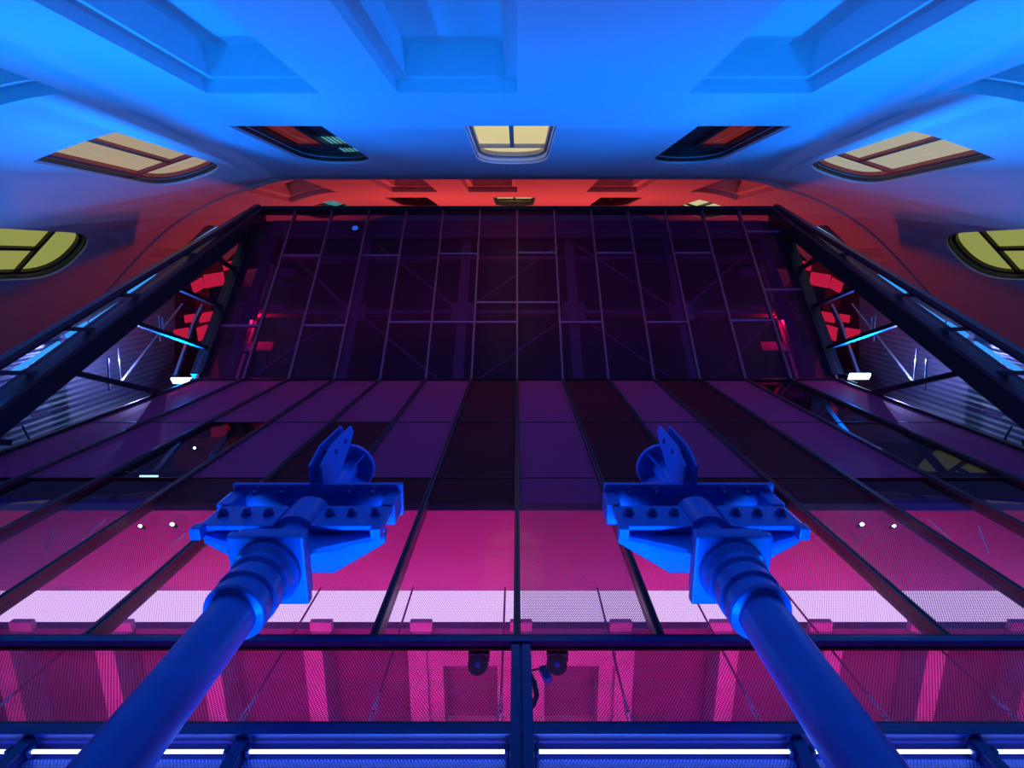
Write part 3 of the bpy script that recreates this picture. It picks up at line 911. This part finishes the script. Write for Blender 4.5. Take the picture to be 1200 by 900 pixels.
    area('flood_beam', c + Vector((0, -0.06, -0.03)), (-sg * 0.55, -0.75, -0.35), 0.3, 0.1, 330, (0.0, 0.20, 1.0), 115)
    point('side_glow', pp(160, 420, 6.2) + Vector((0, 0, -0.2)), 45, (0.32, 0.36, 1.0), 0.004)
    # glowing spots added for small reflections in the front glazing
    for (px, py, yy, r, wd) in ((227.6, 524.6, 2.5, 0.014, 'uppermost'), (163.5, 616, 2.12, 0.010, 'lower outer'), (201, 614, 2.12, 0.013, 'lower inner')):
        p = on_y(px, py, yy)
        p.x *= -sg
        root = thing('reflection_spot', p, '%s tiny glowing spot added for a reflection in the %s upright glazing' % (wd, w), 'lamp')
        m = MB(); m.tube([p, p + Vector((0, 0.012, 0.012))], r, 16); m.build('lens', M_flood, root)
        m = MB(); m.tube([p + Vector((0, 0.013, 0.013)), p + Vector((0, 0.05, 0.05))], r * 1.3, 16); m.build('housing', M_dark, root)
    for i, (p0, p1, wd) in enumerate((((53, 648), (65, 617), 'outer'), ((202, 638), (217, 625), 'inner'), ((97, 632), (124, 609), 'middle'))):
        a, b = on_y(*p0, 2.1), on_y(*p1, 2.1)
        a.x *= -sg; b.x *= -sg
        m = MB(); m.tube([a, b], 0.006, 8)  # bright streak added to stand for a reflection in the glass
        tag(m.build('reflection_streak', M_refl_streak, loc=a), '%s short added reflection rod under the red soffit on the %s' % (wd, w), 'streak')
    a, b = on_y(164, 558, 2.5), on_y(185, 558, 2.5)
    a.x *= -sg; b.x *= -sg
    m = MB(); m.tube([a, b], 0.011, 10)  # glowing dash added to stand for a reflection in the glass
    tag(m.build('reflection_dash', M_refl_dash, loc=a), 'short white-blue dash added for a reflection in the %s upright glazing' % w, 'lamp')
side_group(-1)
side_group(1)
# red-lit interior seen through the outermost roof panes
for sg, w in ((-1, 'left'), (1, 'right')):
    for i, q in enumerate((0.05, 0.30, 0.52, 0.76)):
        root = thing('roof_shelf', can(sg * 5.0, q, 0.75), '%s shelf from the bottom glowing pink behind the outermost %s roof pane' % (ORD[i + 1], w), 'shelf', '%s roof shelves' % w)
        m = MB(); m.bar(can(sg * 4.72, q, 0.8), can(sg * 5.32, q, 0.8), 0.20, 0.05, NV); m.build('shelf_board', M_soffit, root)
        m = MB(); m.bar(can(sg * 5.22, q, 0.75), can(sg * 5.22, q + 0.2, 0.75), 0.12, 0.05, NV); m.build('upright', M_soffit, root)
    point('red_roof_lamp', can(sg * 5.1, 0.4, 0.5), 9, (1.0, 0.02, 0.12), 0.004)

# ------------------------------------------------------------------ the two blue columns
def column(X, Yc, w):
    root = thing('steel_column', (X, Yc, ZG), 'thick round blue steel column on the %s with bolted bracket at its top' % w, 'column', 'blue steel columns')
    R = 0.101
    sg = -1 if X < 0 else 1
    m = MB(); m.lathe([(R, ZG), (R, 2.12)], (X, Yc, 0), 56); m.build('pipe', M_pipe, root, fix=False)
    m = MB(); m.lathe([(R, 2.02), (0.128, 2.03), (0.134, 2.045), (0.134, 2.09), (0.122, 2.105), (0.122, 2.13), (0.138, 2.145), (0.138, 2.19), (0.126, 2.205), (0.126, 2.24), (0.142, 2.26), (0.142, 2.30), (0.160, 2.335), (0.160, 2.36)], (X, Yc, 0), 56)
    m.build('sleeve', M_pipe, root, fix=False)
    h = 0.183
    m = MB(); m.box((X - h, Yc - h, 2.36), (X + h, Yc + h, 2.415)); m.build('square_flange', M_pipe, root, bevel=0.012)
    m = MB(); m.box((X - h + 0.015, Yc - h + 0.015, 2.425), (X + h - 0.015, Yc + h - 0.015, 2.475)); m.build('square_flange', M_pipe, root, bevel=0.012)
    m = MB(); m.lathe([(0.090, 2.47), (0.090, 3.0)], (X, Yc, 0), 48); m.build('neck_pipe', M_pipe, root, fix=False)
    # bracket: web plate with bolts, gusset plates, upper flange
    L = 0.49
    yw = Yc - 0.09
    webs = []
    for s0, s1 in ((-L, -0.10), (0.10, L)):
        m = MB(); m.box((X + s0, yw, 2.65), (X + s1, yw + 0.03, 2.89)); web = m.build('web_plate', M_pipe, root, bevel=0.008); webs.append(web)
    m = MB(); m.lathe([(0.09, 2.68), (0.125, 2.69), (0.125, 2.94), (0.06, 2.99)], (X, Yc, 0), 40); m.build('collar', M_pipe, root, fix=False)
    m = MB(); m.prism([(X - L, yw + 0.06, 2.74), (X + L, yw + 0.06, 2.74), (X + L, yw + 0.06, 2.67), (X + 0.10, yw + 0.06, 2.49), (X - 0.10, yw + 0.06, 2.49), (X - L, yw + 0.06, 2.67)], (0, 0.03, 0))
    m.build('gusset_plate', M_pipe, root, bevel=0.006)
    m = MB(); m.prism([(X - L, yw + 0.03, 2.68), (X + L, yw + 0.03, 2.68), (X + L, yw + 0.12, 2.68), (X + 0.2, yw + 0.3, 2.68), (X - 0.2, yw + 0.3, 2.68), (X - L, yw + 0.12, 2.68)], (0, 0, 0.03))
    m.build('bottom_plate', M_pipe, root, bevel=0.006)
    m = MB(); m.prism([(X - L - 0.02, yw - 0.055, 3.06), (X + L + 0.02, yw - 0.055, 3.06), (X + L + 0.02, yw + 0.14, 3.06), (X + 0.25, yw + 0.28, 3.06), (X - 0.25, yw + 0.28, 3.06), (X - L - 0.02, yw + 0.14, 3.06)], (0, 0, 0.035))
    top = m.build('top_plate', M_pipe, root, bevel=0.006)
    for q in (-0.42, -0.29, -0.17, 0.17, 0.29, 0.42):
        m = MB()
        m.tube([(X + q, yw, 2.775), (X + q, yw - 0.018, 2.775)], 0.030, 6)
        m.tube([(X + q, yw - 0.018, 2.775), (X + q, yw - 0.032, 2.775), (X + q, yw - 0.042, 2.775)], [0.022, 0.022, 0.012], 12)
        m.build('bolt', M_bolt, webs[0 if q < 0 else 1])
    for q in (-0.36, -0.2, 0.2, 0.34):
        m = MB()
        m.tube([(X + q, yw - 0.02, 3.06), (X + q, yw - 0.02, 3.04)], 0.028, 6)
        m.tube([(X + q, yw - 0.02, 3.04), (X + q, yw - 0.02, 3.0)], 0.014, 10)
        m.build('bolt', M_bolt, top)
    for q in (-0.47, 0.47):
        m = MB(); m.box((X + q - 0.05, yw - 0.01, 2.885), (X + q + 0.03, yw + 0.12, 3.06)); m.build('spacer_block', M_pipe, root, bevel=0.008)
        m = MB(); m.box((X + q - 0.035, yw - 0.01, 2.59), (X + q + 0.02 , yw + 0.055, 2.66)); m.build('lug', M_pipe, root, bevel=0.005)
    m = MB(); m.lathe([(0.062, 2.98), (0.062, 3.69)], (X, Yc, 0), 40); m.build('upper_pipe', M_pipe, root, fix=False)
    m = MB(); m.lathe([(0.062, 3.68), (0.165, 3.68), (0.172, 3.687), (0.172, 3.72), (0.0, 3.72)], (X, Yc, 0), 56); disc = m.build('disc_flange', M_pipe, root, fix=False)
    for i in range(8):
        a = 2 * PI * (i + 0.5) / 8
        m = MB()
        c = Vector((X + 0.13 * math.cos(a), Yc + 0.13 * math.sin(a), 3.68))
        m.tube([c, c - Vector((0, 0, 0.018))], 0.018, 6)
        m.build('bolt', M_bolt, disc)
        if i % 2 == 0:
            b = a + PI / 8
            m = MB()
            e = Vector((math.cos(b), math.sin(b), 0))
            m.prism([Vector((X, Yc, 3.52)) + e * 0.055, Vector((X, Yc, 3.68)) + e * 0.055, Vector((X, Yc, 3.68)) + e * 0.15], Vector((-e.y, e.x, 0)) * 0.012)
            m.build('stiffener', M_pipe, disc)
    for dx in (-0.042, 0.026):
        x = X + dx
        m = MB(); m.prism([(x, 1.40, 3.05), (x, 1.20, 3.05), (x, 1.14, 3.25), (x, 1.14, 3.66), (x, 1.20, 3.70), (x, 1.26, 3.60), (x, 1.40, 3.30)], (0.016, 0, 0))
        m.build('fin_plate', M_pipe, root, bevel=0.003)
    for z in (3.3, 3.5):
        m = MB(); m.tube([(X - 0.055, 1.20, z), (X + 0.055, 1.20, z)], 0.016, 8); m.build('bolt', M_bolt, root)
column(-1.20, 1.467, 'left')
column(1.034, 1.467, 'right')

# ------------------------------------------------------------------ unseen hooded trough added for the blue wall wash
root = thing('added_wash_trough', (0, FLY, ZG), 'unseen hooded trough added for the blue light on the wall', 'light')
m = MB(); m.box((-3.8, FLY + 0.0, FLZ - 0.10), (3.8, FLY + 0.10, FLZ - 0.04)); m.build('housing', M_dark, root)
m = MB(); m.prism([(-4.2, FLY + 0.05, FLZ - 0.05), (-4.2, FLY + 0.08, FLZ - 0.05), (-4.2, FLY - 0.10 + 0.01, FLZ + 0.307), (-4.2, FLY - 0.10, FLZ + 0.297)], (8.4, 0, 0)); m.build('hood', M_dark, root)
for x in (-2.5, 0, 2.5):
    m = MB(); m.box((x - 0.03, FLY + 0.03, ZG), (x + 0.03, FLY + 0.07, FLZ - 0.09)); m.build('stand', M_dark, root)
